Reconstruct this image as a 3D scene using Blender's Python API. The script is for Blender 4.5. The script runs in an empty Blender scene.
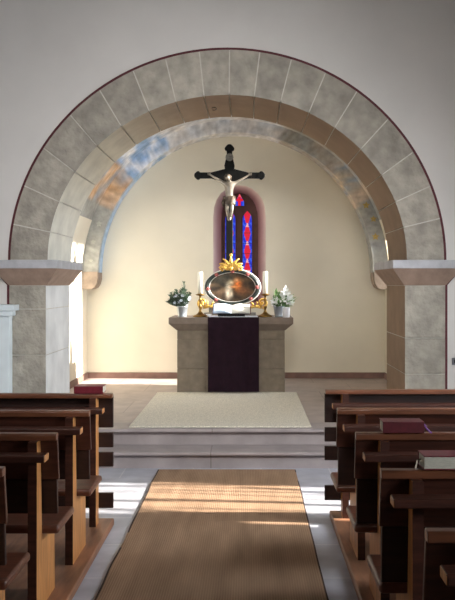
import bpy, bmesh, math, random
from mathutils import Vector, Matrix, noise as mnoise
random.seed(7)
S = bpy.context.scene
COL = S.collection
PI = math.pi
HC, F, PX, PY = 1.70, 840.0, 249.0, 283.0          # eye height, focal length and vanishing point in photo pixels

def PX_(x, Y): return (x - PX) * Y / F
def PZ_(y, Y): return HC - (y - PY) * Y / F

def lin(c):
    return tuple((v / 255 / 12.92) if v / 255 <= .04045 else ((v / 255 + .055) / 1.055) ** 2.4 for v in c)

# ------------------------------------------------------------------ materials
def new_mat(name):
    m = bpy.data.materials.new(name); m.use_nodes = True
    nt = m.node_tree
    return m, nt, nt.nodes['Principled BSDF']

def mat(name, rgb, rough=.7, nscale=8, namt=.15, bump=0, metal=0, attr=False, stretch=(1, 1, 1), bscale=None,
        spec=.5, dark=None, sheen=0, detail=5):
    m, nt, b = new_mat(name)
    N, L = nt.nodes, nt.links
    b.inputs['Roughness'].default_value = rough
    b.inputs['Metallic'].default_value = metal
    b.inputs['Specular IOR Level'].default_value = spec
    if sheen: b.inputs['Sheen Weight'].default_value = sheen
    tc = N.new('ShaderNodeTexCoord'); mp = N.new('ShaderNodeMapping')
    mp.inputs['Scale'].default_value = stretch
    L.new(tc.outputs['Object'], mp.inputs['Vector'])
    nz = N.new('ShaderNodeTexNoise'); nz.inputs['Scale'].default_value = nscale; nz.inputs['Detail'].default_value = detail
    L.new(mp.outputs['Vector'], nz.inputs['Vector'])
    mix = N.new('ShaderNodeMix'); mix.data_type = 'RGBA'; mix.blend_type = 'MULTIPLY'
    ramp = N.new('ShaderNodeValToRGB')
    lo = 1 - namt * 1.6; hi = 1 + namt * .6
    ramp.color_ramp.elements[0].position = .3; ramp.color_ramp.elements[1].position = .7
    if dark is None:
        ramp.color_ramp.elements[0].color = (lo, lo, lo, 1)
    else:
        ramp.color_ramp.elements[0].color = (*dark, 1)
    ramp.color_ramp.elements[1].color = (hi, hi, hi, 1)
    L.new(nz.outputs['Fac'], ramp.inputs['Fac'])
    mix.inputs['Factor'].default_value = 1
    if attr:
        at = N.new('ShaderNodeAttribute'); at.attribute_name = 'Col'
        L.new(at.outputs['Color'], mix.inputs['A'])
    else:
        mix.inputs['A'].default_value = (*lin(rgb), 1)
    L.new(ramp.outputs['Color'], mix.inputs['B'])
    L.new(mix.outputs['Result'], b.inputs['Base Color'])
    if bump:
        nb = N.new('ShaderNodeTexNoise'); nb.inputs['Scale'].default_value = bscale or nscale * 3; nb.inputs['Detail'].default_value = 6
        L.new(mp.outputs['Vector'], nb.inputs['Vector'])
        bp = N.new('ShaderNodeBump'); bp.inputs['Strength'].default_value = bump; bp.inputs['Distance'].default_value = .02
        L.new(nb.outputs['Fac'], bp.inputs['Height']); L.new(bp.outputs['Normal'], b.inputs['Normal'])
    return m

def slab_mat(name, rgb, rgb2, mortar, bw, bh, rot=0, rough=.45, off=(0, 0, 0)):
    m, nt, b = new_mat(name); N, L = nt.nodes, nt.links
    tc = N.new('ShaderNodeTexCoord'); mp = N.new('ShaderNodeMapping')
    mp.inputs['Location'].default_value = off; mp.inputs['Rotation'].default_value = (0, 0, rot)
    L.new(tc.outputs['Object'], mp.inputs['Vector'])
    br = N.new('ShaderNodeTexBrick')
    br.inputs['Color1'].default_value = (*lin(rgb), 1); br.inputs['Color2'].default_value = (*lin(rgb2), 1)
    br.inputs['Mortar'].default_value = (*lin(mortar), 1)
    br.inputs['Scale'].default_value = 1; br.inputs['Mortar Size'].default_value = .006
    br.inputs['Brick Width'].default_value = bw; br.inputs['Row Height'].default_value = bh
    L.new(mp.outputs['Vector'], br.inputs['Vector'])
    nz = N.new('ShaderNodeTexNoise'); nz.inputs['Scale'].default_value = 5; nz.inputs['Detail'].default_value = 6
    L.new(tc.outputs['Object'], nz.inputs['Vector'])
    ramp = N.new('ShaderNodeValToRGB')
    ramp.color_ramp.elements[0].position = .3; ramp.color_ramp.elements[0].color = (.78, .78, .78, 1)
    ramp.color_ramp.elements[1].position = .7; ramp.color_ramp.elements[1].color = (1.08, 1.08, 1.08, 1)
    L.new(nz.outputs['Fac'], ramp.inputs['Fac'])
    mix = N.new('ShaderNodeMix'); mix.data_type = 'RGBA'; mix.blend_type = 'MULTIPLY'; mix.inputs['Factor'].default_value = 1
    L.new(br.outputs['Color'], mix.inputs['A']); L.new(ramp.outputs['Color'], mix.inputs['B'])
    L.new(mix.outputs['Result'], b.inputs['Base Color'])
    b.inputs['Roughness'].default_value = rough
    bp = N.new('ShaderNodeBump'); bp.inputs['Strength'].default_value = .15; bp.inputs['Distance'].default_value = .01
    L.new(nz.outputs['Fac'], bp.inputs['Height']); L.new(bp.outputs['Normal'], b.inputs['Normal'])
    return m

def rug_mat():
    m, nt, b = new_mat('sisal_weave'); N, L = nt.nodes, nt.links
    tc = N.new('ShaderNodeTexCoord')
    w1 = N.new('ShaderNodeTexWave'); w1.wave_type = 'BANDS'; w1.bands_direction = 'X'; w1.inputs['Scale'].default_value = 22
    w1.inputs['Distortion'].default_value = .6
    w2 = N.new('ShaderNodeTexWave'); w2.wave_type = 'BANDS'; w2.bands_direction = 'Y'; w2.inputs['Scale'].default_value = 26
    w2.inputs['Distortion'].default_value = .8
    nz = N.new('ShaderNodeTexNoise'); nz.inputs['Scale'].default_value = 3; nz.inputs['Detail'].default_value = 7
    mp = N.new('ShaderNodeMapping'); mp.inputs['Scale'].default_value = (3, .5, 1)
    L.new(tc.outputs['Object'], mp.inputs['Vector']); L.new(mp.outputs['Vector'], nz.inputs['Vector'])
    for w in (w1, w2): L.new(tc.outputs['Object'], w.inputs['Vector'])
    mu = N.new('ShaderNodeMath'); mu.operation = 'MULTIPLY'
    L.new(w1.outputs['Fac'], mu.inputs[0]); L.new(w2.outputs['Fac'], mu.inputs[1])
    r1 = N.new('ShaderNodeValToRGB')
    r1.color_ramp.elements[0].color = (*lin((150, 122, 97)), 1); r1.color_ramp.elements[1].color = (*lin((186, 156, 128)), 1)
    L.new(mu.outputs[0], r1.inputs['Fac'])
    r2 = N.new('ShaderNodeValToRGB')
    r2.color_ramp.elements[0].position = .3; r2.color_ramp.elements[0].color = (.75, .72, .7, 1)
    r2.color_ramp.elements[1].position = .7; r2.color_ramp.elements[1].color = (1.12, 1.1, 1.1, 1)
    L.new(nz.outputs['Fac'], r2.inputs['Fac'])
    mix = N.new('ShaderNodeMix'); mix.data_type = 'RGBA'; mix.blend_type = 'MULTIPLY'; mix.inputs['Factor'].default_value = 1
    L.new(r1.outputs['Color'], mix.inputs['A']); L.new(r2.outputs['Color'], mix.inputs['B'])
    L.new(mix.outputs['Result'], b.inputs['Base Color'])
    b.inputs['Roughness'].default_value = .95; b.inputs['Specular IOR Level'].default_value = .15
    bp = N.new('ShaderNodeBump'); bp.inputs['Strength'].default_value = .5; bp.inputs['Distance'].default_value = .006
    L.new(mu.outputs[0], bp.inputs['Height']); L.new(bp.outputs['Normal'], b.inputs['Normal'])
    return m

def glass_mat():
    m, nt, b = new_mat('stained_glass_colours'); N, L = nt.nodes, nt.links
    at = N.new('ShaderNodeAttribute'); at.attribute_name = 'Col'
    b.inputs['Base Color'].default_value = (.02, .02, .03, 1)
    L.new(at.outputs['Color'], b.inputs['Emission Color']); b.inputs['Emission Strength'].default_value = 1.0  # glow stands in for sky light behind the glass
    b.inputs['Roughness'].default_value = .5; b.inputs['Specular IOR Level'].default_value = .1
    return m

M = dict(
    plaster=mat('nave_plaster', (222, 218, 214), .9, 1.2, .05, .06, bscale=14),
    plaster_ch=mat('chancel_plaster', (222, 215, 197), .9, 1.3, .05, .05, bscale=10),
    ceil=mat('ceiling_darkened', (70, 58, 48), .8, 4, .2, stretch=(8, 1, 8)),  # unseen ceiling, darkened to cut bounce onto the upper wall
    stone=mat('sandstone_grey', (0, 0, 0), .9, 7, .2, 1.0, attr=True, bscale=22, detail=8),
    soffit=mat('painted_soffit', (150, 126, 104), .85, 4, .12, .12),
    soffit_arch=mat('soffit_lit_left', (0, 0, 0), .85, 4, .1, .15, attr=True),  # arch underside, light on its left flank put into the vertex colours
    soffit_l=mat('pale_reveal', (226, 228, 228), .85, 3, .12, .12),  # whitish colour of the left pier's inner face
    mortar=mat('lime_mortar', (212, 208, 198), .95, 12, .1),
    redline=mat('oxide_red_paint', (96, 44, 50), .8, 20, .2),
    fresco=mat('fresco_paint', (0, 0, 0), .9, 14, .14, .08, attr=True),
    corbel=mat('corbel_stone', (150, 134, 120), .9, 8, .2, .3),
    impost=mat('impost_stone', (186, 186, 190), .85, 8, .12, .25),
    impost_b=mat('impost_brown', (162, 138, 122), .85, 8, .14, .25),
    floor=slab_mat('nave_slabs', (186, 186, 194), (176, 176, 186), (204, 202, 204), .62, .62, 0, .42, (.2, .12, 0)),
    step=slab_mat('step_slabs', (164, 154, 153), (158, 148, 147), (134, 124, 121), 2.6, 4, 0, .5, (.35, 0, 0)),
    chfloor=slab_mat('chancel_slabs', (180, 166, 160), (172, 158, 152), (150, 138, 132), .9, .9, 0, .45),
    base=mat('baseboard_red_stone', (128, 98, 88), .7, 9, .15),
    rug=rug_mat(),
    rugedge=mat('rug_binding', (62, 44, 34), .95, 40, .2),
    carpet=mat('wool_carpet', (232, 225, 208), 1, 90, .22, .3, spec=.05, detail=3),
    wood=mat('pew_wood_dark', (72, 40, 30), .38, 5, .3, .08, stretch=(1, 9, 9)),
    woodcap=mat('pew_rail_wood', (112, 68, 46), .3, 5, .28, .08, stretch=(1, 9, 9)),
    woodpan=mat('pew_shaded_panel_wood', (46, 26, 21), .45, 5, .3, .08, stretch=(1, 9, 9)),  # darker copy of the pew wood, shade of the backs put into it
    woodlite=mat('pew_lit_side_wood', (196, 136, 80), .42, 5, .22, .08, stretch=(9, 9, 1)),  # paler wood imitating light on side faces; also end grain of the ledges
    woodseat=mat('pew_seat_wood', (104, 62, 46), .32, 5, .28, .08, stretch=(1, 9, 9)),
    platform=mat('platform_wood', (150, 104, 76), .5, 4, .25, .08, stretch=(6, 1, 6)),
    altar=mat('altar_stone', (130, 118, 102), .9, 10, .16, .3, attr=False),
    mensa=mat('mensa_stone', (128, 114, 102), .85, 10, .14, .2),
    purple=mat('purple_velvet', (36, 20, 30), .95, 12, .2, .1, sheen=.15, spec=.1),
    white=mat('white_linen', (226, 230, 240), .9, 20, .04),
    gold=mat('gilding', (236, 190, 96), .35, 30, .2, .25, metal=.55),
    brass=mat('candlestick_brass', (150, 116, 62), .3, 30, .2, metal=.95),
    frame=mat('frame_green_black', (40, 50, 46), .4, 20, .4, .2),
    silver=mat('frame_silver_rim', (240, 238, 232), .3, 20, .08),
    rose=mat('painted_roses', (176, 96, 92), .7, 60, .35, .3),
    painting=mat('oil_paint', (0, 0, 0), .85, 30, .2, attr=True),
    wax=mat('candle_wax', (240, 236, 222), .5, 10, .03),
    wick=mat('candle_wick', (40, 34, 30), .9),
    blackwood=mat('cross_black_wood', (17, 18, 18), .6, 12, .3, .15, spec=.2),
    bronze=mat('corpus_silvered', (146, 138, 126), .38, 20, .15, metal=.4),
    bronzed=mat('corpus_dark_bronze', (84, 72, 60), .45, 30, .3, metal=.5),
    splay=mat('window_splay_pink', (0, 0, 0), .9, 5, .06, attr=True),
    tracery=mat('tracery_brown', (96, 66, 60), .85, 8, .15, .2),
    glass=glass_mat(),
    lead=mat('window_lead', (24, 22, 28), .6),
    pewter=mat('pot_metal', (170, 176, 182), .35, 12, .15, metal=.7),
    ceramic=mat('white_ceramic', (238, 240, 244), .3, 10, .03),
    leafdark=mat('fir_needles', (98, 122, 98), .7, 30, .35),
    leaf=mat('lily_leaves', (122, 164, 96), .55, 20, .3),
    petal=mat('white_petals', (242, 244, 240), .6, 20, .05),
    petalblue=mat('pale_blue_petals', (206, 216, 226), .6, 20, .06),
    paper=mat('book_paper', (228, 226, 214), .85, 30, .04),
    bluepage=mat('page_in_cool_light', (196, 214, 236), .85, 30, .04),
    paperedge=mat('book_page_edge', (196, 192, 176), .9, 60, .2, stretch=(1, 1, 20)),
    red=mat('red_book_cover', (118, 36, 48), .42, 30, .15),
    darkred=mat('dark_red_book_cover', (92, 28, 36), .45, 30, .15),
    ribbon=mat('purple_ribbon', (140, 90, 170), .5),
    ribbonw=mat('pale_ribbon', (196, 180, 160), .6),
    sidealtar=mat('pale_painted_stone', (222, 232, 236), .8, 4, .06, .05),
    switch=mat('grey_switch', (110, 110, 116), .4),
    star_gold=mat('star_gold_paint', (186, 160, 92), .8, 40, .2),
    star_pale=mat('star_pale_paint', (176, 176, 166), .9, 40, .15),
    iron=mat('dark_iron', (36, 30, 26), .6, 20, .2),
)

# ------------------------------------------------------------------ mesh builder
def mix3(a, c, t): t = max(0, min(1, t)); return tuple(a[i] * (1 - t) + c[i] * t for i in range(3))
class MB:
    def __init__(self): self.bm = bmesh.new(); self.cols = {}
    def add(self, vs, fs, mi=0, smooth=False, col=None):
        bv = [self.bm.verts.new(v) for v in vs]
        out = []
        for f in fs:
            try: bf = self.bm.faces.new([bv[i] for i in f])
            except ValueError: continue
            bf.material_index = mi; bf.smooth = smooth; out.append(bf)
        if col is not None:
            for k, v in enumerate(bv): self.cols[v] = col[k] if isinstance(col, list) else col
        return bv, out
    def box(self, x0, x1, y0, y1, z0, z1, mi=0, bevel=0, seg=2, col=None):
        x0, x1 = min(x0, x1), max(x0, x1)
        vs = [(x0, y0, z0), (x1, y0, z0), (x1, y1, z0), (x0, y1, z0), (x0, y0, z1), (x1, y0, z1), (x1, y1, z1), (x0, y1, z1)]
        fs = [(3, 2, 1, 0), (4, 5, 6, 7), (0, 1, 5, 4), (1, 2, 6, 5), (2, 3, 7, 6), (3, 0, 4, 7)]
        bv, bf = self.add(vs, fs, mi, col=col)
        if bevel: self.bev(bv, bevel, seg, mi, col)
        return bv, bf
    def bev(self, bv, w, seg, mi, col=None):
        es = list({e for v in bv for e in v.link_edges})
        r = bmesh.ops.bevel(self.bm, geom=es, offset=w, segments=seg, affect='EDGES', profile=.5)
        for f in r['faces']: f.material_index = mi; f.smooth = seg > 1
        if col is not None:
            for v in r['verts']: self.cols[v] = col
    def prism_x(self, poly, x0, x1, mi=0, bevel=0, seg=2):
        """poly of (y,z) extruded along x"""
        x0, x1 = min(x0, x1), max(x0, x1)
        n = len(poly)
        vs = [(x0, y, z) for y, z in poly] + [(x1, y, z) for y, z in poly]
        fs = [tuple(range(n))[::-1], tuple(range(n, 2 * n))] + [(i, (i + 1) % n, n + (i + 1) % n, n + i) for i in range(n)]
        bv, bf = self.add(vs, fs, mi)
        if bevel: self.bev(bv, bevel, seg, mi)
        return bv, bf
    def prism_y(self, poly, y0, y1, mi=0, bevel=0, seg=2, col=None):
        """poly of (x,z) extruded along y"""
        n = len(poly)
        vs = [(x, y0, z) for x, z in poly] + [(x, y1, z) for x, z in poly]
        fs = [tuple(range(n)), tuple(range(n, 2 * n))[::-1]] + [(i, n + i, n + (i + 1) % n, (i + 1) % n) for i in range(n)]
        bv, bf = self.add(vs, fs, mi, col=col)
        if bevel: self.bev(bv, bevel, seg, mi, col)
        return bv, bf
    def lathe(self, prof, cx, cy, seg=24, mi=0, smooth=True):
        vs = []; fs = []
        n = len(prof)
        for r, z in prof:
            for k in range(seg):
                a = 2 * PI * k / seg
                vs.append((cx + r * math.cos(a), cy + r * math.sin(a), z))
        for i in range(n - 1):
            for k in range(seg):
                a, b = i * seg + k, i * seg + (k + 1) % seg
                fs.append((a, b, b + seg, a + seg))
        fs.append(tuple(range(seg))[::-1]); fs.append(tuple(range((n - 1) * seg, n * seg)))
        return self.add(vs, fs, mi, smooth)
    def tube(self, pts, rad, seg=8, mi=0, smooth=True, flat=1.0):
        pts = [Vector(p) for p in pts]
        rads = rad if isinstance(rad, (list, tuple)) else [rad] * len(pts)
        vs = []; fs = []
        for i, p in enumerate(pts):
            t = (pts[min(i + 1, len(pts) - 1)] - pts[max(i - 1, 0)])
            t = t.normalized() if t.length > 1e-9 else Vector((0, 0, 1))
            up = Vector((0, 1, 0)) if abs(t.y) < .9 else Vector((1, 0, 0))
            a = t.cross(up).normalized(); b = t.cross(a).normalized()
            for k in range(seg):
                an = 2 * PI * k / seg
                vs.append(p + (a * math.cos(an) + b * math.sin(an) * flat) * rads[i])
        for i in range(len(pts) - 1):
            for k in range(seg):
                q, w = i * seg + k, i * seg + (k + 1) % seg
                fs.append((q, w, w + seg, q + seg))
        fs.append(tuple(range(seg))[::-1]); fs.append(tuple(range((len(pts) - 1) * seg, len(pts) * seg)))
        return self.add(vs, fs, mi, smooth)
    def ball(self, c, r, mi=0, seg=10, sc=(1, 1, 1)):
        g = bmesh.ops.create_uvsphere(self.bm, u_segments=seg, v_segments=max(5, seg // 2 + 1), radius=r)
        for v in g['verts']: v.co = Vector((v.co.x * sc[0] + c[0], v.co.y * sc[1] + c[1], v.co.z * sc[2] + c[2]))
        for f in {f for v in g['verts'] for f in v.link_faces}: f.material_index = mi; f.smooth = True
        return g['verts']
    def build(self, name, mats, parent=None, loc=None, normals=True):
        if normals: bmesh.ops.recalc_face_normals(self.bm, faces=self.bm.faces)
        me = bpy.data.meshes.new(name)
        if self.cols:
            self.bm.verts.index_update()
            cl = {v.index: c for v, c in self.cols.items() if v.is_valid}
            nv = len(self.bm.verts)
        self.bm.to_mesh(me); self.bm.free()
        if self.cols:
            at = me.color_attributes.new('Col', 'FLOAT_COLOR', 'POINT')
            last = (.2, .2, .2)
            for i in range(nv):
                c = cl.get(i, last); at.data[i].color = (*c[:3], 1); last = c
        for m in (mats if isinstance(mats, (list, tuple)) else [mats]): me.materials.append(m)
        o = bpy.data.objects.new(name, me); COL.objects.link(o)
        if loc is not None: o.location = loc
        if parent is not None: o.parent = parent
        return o

def tag(o, label, cat, group=None, kind=None):
    o['label'] = label; o['category'] = cat
    if group: o['group'] = group
    if kind: o['kind'] = kind
    return o
def thing(name, label, cat, loc=(0, 0, 0), group=None):
    o = bpy.data.objects.new(name, None); COL.objects.link(o); o.location = loc; o.empty_display_size = .1
    return tag(o, label, cat, group)
def struct(o, label=None, cat=None):
    o['kind'] = 'structure'
    if label: o['label'] = label; o['category'] = cat
    return o
def dup(root, loc, label):
    r = root.copy(); COL.objects.link(r); r.location = loc; r['label'] = label
    for ch in list(root.children):
        c = ch.copy(); COL.objects.link(c); c.parent = r
        for g in list(ch.children):
            d = g.copy(); COL.objects.link(d); d.parent = c
    return r

# ------------------------------------------------------------------ key distances
YW0, YW1 = 8.50, 9.60            # arch wall front and back faces
YB = 12.27                       # chancel back wall
ZC = .31                         # chancel floor
XL, XR = -2.366, 1.986           # chancel side walls
VC, VZ, VR, RR, RV = -.19, 1.85, 2.17, 1.955, 1.99   # vault centre x, spring height, radius, rib radii
AC, AZ = -.220, 1.93             # chancel arch centre and spring
AI, BI, AO, BO = 1.815, 1.67, 2.195, 2.13
NX0, NX1, NY0, NZ = -4.2, 3.6, -2.2, 5.4

# ------------------------------------------------------------------ setting: shell
b = MB(); b.box(NX0 - .2, NX1 + .2, NY0 - .2, 8.02, -.15, 0); struct(b.build('floor', M['floor']), 'blue-grey stone slab floor of the nave', 'floor')
b = MB(); b.box(NX0 - .2, NX1 + .2, NY0 - .2, 12.9, NZ, NZ + .15); struct(b.build('ceiling', M['ceil']), 'flat unseen ceiling over the nave, darkened to cut bounced light', 'ceiling')
b = MB(); b.box(NX0 - .2, NX0, NY0, 12.9, -.1, NZ); struct(b.build('wall_left', M['plaster']), 'white plastered left wall of the nave', 'wall')
b = MB(); b.box(NX0, NX1, NY0 - .2, NY0, -.1, NZ); struct(b.build('wall_rear', M['plaster']), 'white plastered rear wall of the nave', 'wall')
# right wall with the sunny window opening and an added slit
def holed_wall_x(x0, x1, y0, y1, z0, z1, holes):
    b = MB(); yy = y0
    for (a, c, d, e) in sorted(holes):
        b.box(x0, x1, yy, a, z0, z1); b.box(x0, x1, a, c, z0, d); b.box(x0, x1, a, c, e, z1); yy = c
    b.box(x0, x1, yy, y1, z0, z1)
    return b
WN = [(5.57, 5.66, 1.34, 1.76), (5.80, 6.72, 1.30, 2.62)]  # narrow slit added for a thin sun streak; window sized to the patch
struct(holed_wall_x(NX1, NX1 + .12, NY0, YW0, -.1, NZ, WN).build('wall_right', M['plaster']), 'white plastered right wall with a window opening and an added sun slit', 'wall')
b = MB()  # unseen bars, added to break the sun patch into streaks
y0, y1, z0, z1 = WN[1]
for y, w in ((5.93, .012), (6.16, .03), (6.47, .012), (6.58, .010)): b.box(NX1 + .03, NX1 + .07, y - w, y + w, z0, z1)
for pa, pb, w in (((5.80, 1.9), (6.02, 2.62), .028), ((6.30, 1.30), (6.42, 2.3), .012), ((6.72, 1.5), (6.60, 2.5), .03), ((6.52, 1.3), (6.60, 1.75), .03), ((6.10, 2.0), (6.22, 2.62), .012)):
    b.tube([(NX1 + .05, pa[0], pa[1]), (NX1 + .05, pb[0], pb[1])], w, 6)
struct(b.build('window_streak_bars', M['tracery']), 'unseen bars added in the nave window to streak the sun patch', 'window')

# arch wall: one outline with the arched opening, extruded
def arch_pts(cx, cz, a, bb, n=48, t0=PI, t1=0):
    return [(cx + a * math.cos(t0 + (t1 - t0) * i / n), cz + bb * math.sin(t0 + (t1 - t0) * i / n)) for i in range(n + 1)]
op = arch_pts(AC, AZ, AO, BO, 64)
xa, xb = op[0][0], op[-1][0]
xm = AC
left = [(NX0, 0), (xa, 0)] + op[:33] + [(xm, NZ), (NX0, NZ)]
right = op[32:] + [(xb, 0), (NX1, 0), (NX1, NZ), (xm, NZ)]
b = MB(); b.prism_y(left, YW0, YW1); b.prism_y(right, YW0, YW1)
struct(b.build('wall_arch', M['plaster']), 'white plastered wall around the stone chancel arch', 'wall')

# voussoir ring
def ring_pt(a_, b_, t): return AC + a_ * math.cos(t), AZ + b_ * math.sin(t)
b = MB()
edges = [0, .11, .215, .34, .47, .60, .735, .865, .99, 1.09, 1.20, 1.325, 1.43, 1.535, 1.63, 1.745, 1.855, 1.96, 2.085, 2.215, 2.34, 2.475, 2.62, 2.77, 2.90, 3.03, PI]
# merge to about the photo's stone count
edges = [0, .20, .36, .54, .735, .93, 1.10, 1.27, 1.42, 1.56, 1.70, 1.86, 2.02, 2.20, 2.38, 2.58, 2.78, 2.97, PI]
for i in range(len(edges) - 1):
    t0, t1 = edges[i] + .0028, edges[i + 1] - .0028
    g = random.uniform(-10, 10)
    col = lin((176 + g, 169 + g, 157 + g * .9))
    n = 5; yf = YW0 - .012 - random.uniform(0, .006)
    vi, vo = [], []
    for k in range(n):
        t = t0 + (t1 - t0) * k / (n - 1)
        vi.append(ring_pt(AI, BI, t)); vo.append(ring_pt(AO - .004, BO - .004, t))
    vs = [(x, y, z) for y in (yf, YW1 + .01) for x, z in vi] + [(x, y, z) for y in (yf, YW1 + .01) for x, z in vo]
    A0, A1, B0, B1 = 0, n, 2 * n, 3 * n
    ff, fi = [], []
    for k in range(n - 1):
        ff.append((A0 + k, A0 + k + 1, B0 + k + 1, B0 + k)); ff.append((A1 + k, B1 + k, B1 + k + 1, A1 + k + 1))
        ff.append((B0 + k, B0 + k + 1, B1 + k + 1, B1 + k))
    ff += [(A0, B0, B1, A1), (A0 + n - 1, A1 + n - 1, B1 + n - 1, B0 + n - 1)]
    b.add(vs, ff, 0, col=col)
    sv, sf, sc_ = [], [], []
    for k in range(n):
        t = t0 + (t1 - t0) * k / (n - 1)
        cc = mix3(mix3((146, 122, 100), (196, 188, 168), (t - 1.72) / .6), (226, 224, 212), (t - 2.4) / .5)  # colour pales to the left, imitating the light on that side
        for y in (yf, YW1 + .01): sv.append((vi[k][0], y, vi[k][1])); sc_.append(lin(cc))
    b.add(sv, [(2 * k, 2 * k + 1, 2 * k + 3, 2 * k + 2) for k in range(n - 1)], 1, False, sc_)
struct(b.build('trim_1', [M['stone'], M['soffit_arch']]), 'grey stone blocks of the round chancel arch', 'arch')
# mortar core behind the joints
b = MB(); n = 48
vs, fs = [], []
for k in range(n + 1):
    t = PI * k / n
    for (a_, b_) in ((AI + .016, BI + .016), (AO - .01, BO - .01)):
        x, z = ring_pt(a_, b_, t)
        for y in (YW0 - .008, YW1): vs.append((x, y, z))
for k in range(n):
    o = 4 * k
    fs += [(o, o + 4, o + 6, o + 2), (o + 1, o + 3, o + 7, o + 5), (o, o + 1, o + 5, o + 4), (o + 2, o + 6, o + 7, o + 3)]
fs += [(0, 2, 3, 1), (4 * n, 4 * n + 1, 4 * n + 3, 4 * n + 2)]
b.add(vs, fs); struct(b.build('trim_2', M['mortar']), 'pale mortar between the stones of the arch', 'arch')

# piers: stacked blocks on a mortar core
def pier(name, x0, x1, inner, joints, rev, label):
    b = MB()
    zs = [ZC] + joints + [1.675]
    for i in range(len(zs) - 1):
        g = random.uniform(-8, 8)
        col = lin((172 + g, 166 + g, 154 + g))
        bv, bf = b.box(x0 + (.004), x1 - .004, YW0 - .014 - random.uniform(0, .004), YW1 + .008, zs[i] + .004, zs[i + 1] - .004, 0, col=col)
        for f in bf:
            c = f.calc_center_median()
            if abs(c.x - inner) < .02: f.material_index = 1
    xi = (x0 + .01, x1 - .01)
    b.box(xi[0], xi[1], YW0 - .006, YW1 - .01, ZC, 1.675, 2, col=lin((178, 174, 164)))
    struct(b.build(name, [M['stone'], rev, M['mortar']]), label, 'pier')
XPL0, XPL1, XPR0, XPR1 = -2.425, -2.048, 1.572, 1.985
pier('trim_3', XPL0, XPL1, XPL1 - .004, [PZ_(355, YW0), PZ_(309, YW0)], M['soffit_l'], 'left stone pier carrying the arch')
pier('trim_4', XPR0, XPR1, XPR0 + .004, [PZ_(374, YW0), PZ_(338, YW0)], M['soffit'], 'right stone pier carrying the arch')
# imposts
def impost(name, x0, x1, label):
    b = MB(); o = .14
    zb, zm, zt = 1.675, 1.845, 1.93
    r0 = [(x0, YW0 - .01), (x1, YW0 - .01), (x1, YW1 + .01), (x0, YW1 + .01)]
    r1 = [(x0 - o, YW0 - o), (x1 + o, YW0 - o), (x1 + o, YW1 + .03), (x0 - o, YW1 + .03)]
    vs = [(x, y, zb) for x, y in r0] + [(x, y, zm) for x, y in r1]
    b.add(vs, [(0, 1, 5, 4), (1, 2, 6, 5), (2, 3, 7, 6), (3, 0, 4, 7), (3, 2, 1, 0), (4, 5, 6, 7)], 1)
    b.box(x0 - o, x1 + o, YW0 - o, YW1 + .03, zm, zt, 0, .006)
    struct(b.build(name, [M['impost'], M['impost_b']]), label, 'impost')
impost('trim_5', XPL0, XPL1, 'chamfered stone impost block on the left pier')
impost('trim_6', XPR0, XPR1, 'chamfered stone impost block on the right pier')
# painted red outline
b = MB(); vs, fs = [], []
n = 80
for k in range(n + 1):
    t = PI * k / n
    for d in (-.002, .022):
        x, z = ring_pt(AO + d, BO + d, t); vs.append((x, YW0 - .004, z))
fs = [(2 * k, 2 * k + 1, 2 * k + 3, 2 * k + 2) for k in range(n)]
b.add(vs, fs)
b.box(XPL0 - .022, XPL0 + .002, YW0 - .005, YW0 + .001, ZC, 1.68); b.box(XPR1 - .002, XPR1 + .022, YW0 - .005, YW0 + .001, ZC, 1.68)
for sgn, xe in ((-1, XPL0), (1, XPR1)):
    b.add([(xe, YW0 - .004, 1.655), (xe + sgn * .16, YW0 - .004, 1.835), (xe + sgn * .16, YW0 - .004, 1.86), (xe, YW0 - .004, 1.68)], [(0, 1, 2, 3)])
struct(b.build('trim_7', M['redline']), 'thin dark red painted line around the arch and piers', 'painted line')

# chancel floor and steps
b = MB(); b.box(NX0, NX1, 8.06, 12.9, -.1, ZC - .001)
b2 = b; o = b.build('floor_chancel', M['chfloor']); struct(o, 'brownish stone floor of the raised chancel', 'floor')
b = MB(); b.box(NX0, NX1, 7.71, 8.06, -.02, .125); b.box(NX0, NX1, 7.66, 8.06, .125, .155, 0, .006)
struct(b.build('trim_8', M['step']), 'lower stone step up to the chancel', 'step')
b = MB(); b.box(NX0, NX1, 8.04, 8.10, .155, .280); b.box(NX0, NX1, 7.985, 8.36, .280, ZC + .002, 0, .006)
struct(b.build('trim_9', M['step']), 'upper stone step at the edge of the chancel', 'step')

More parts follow.
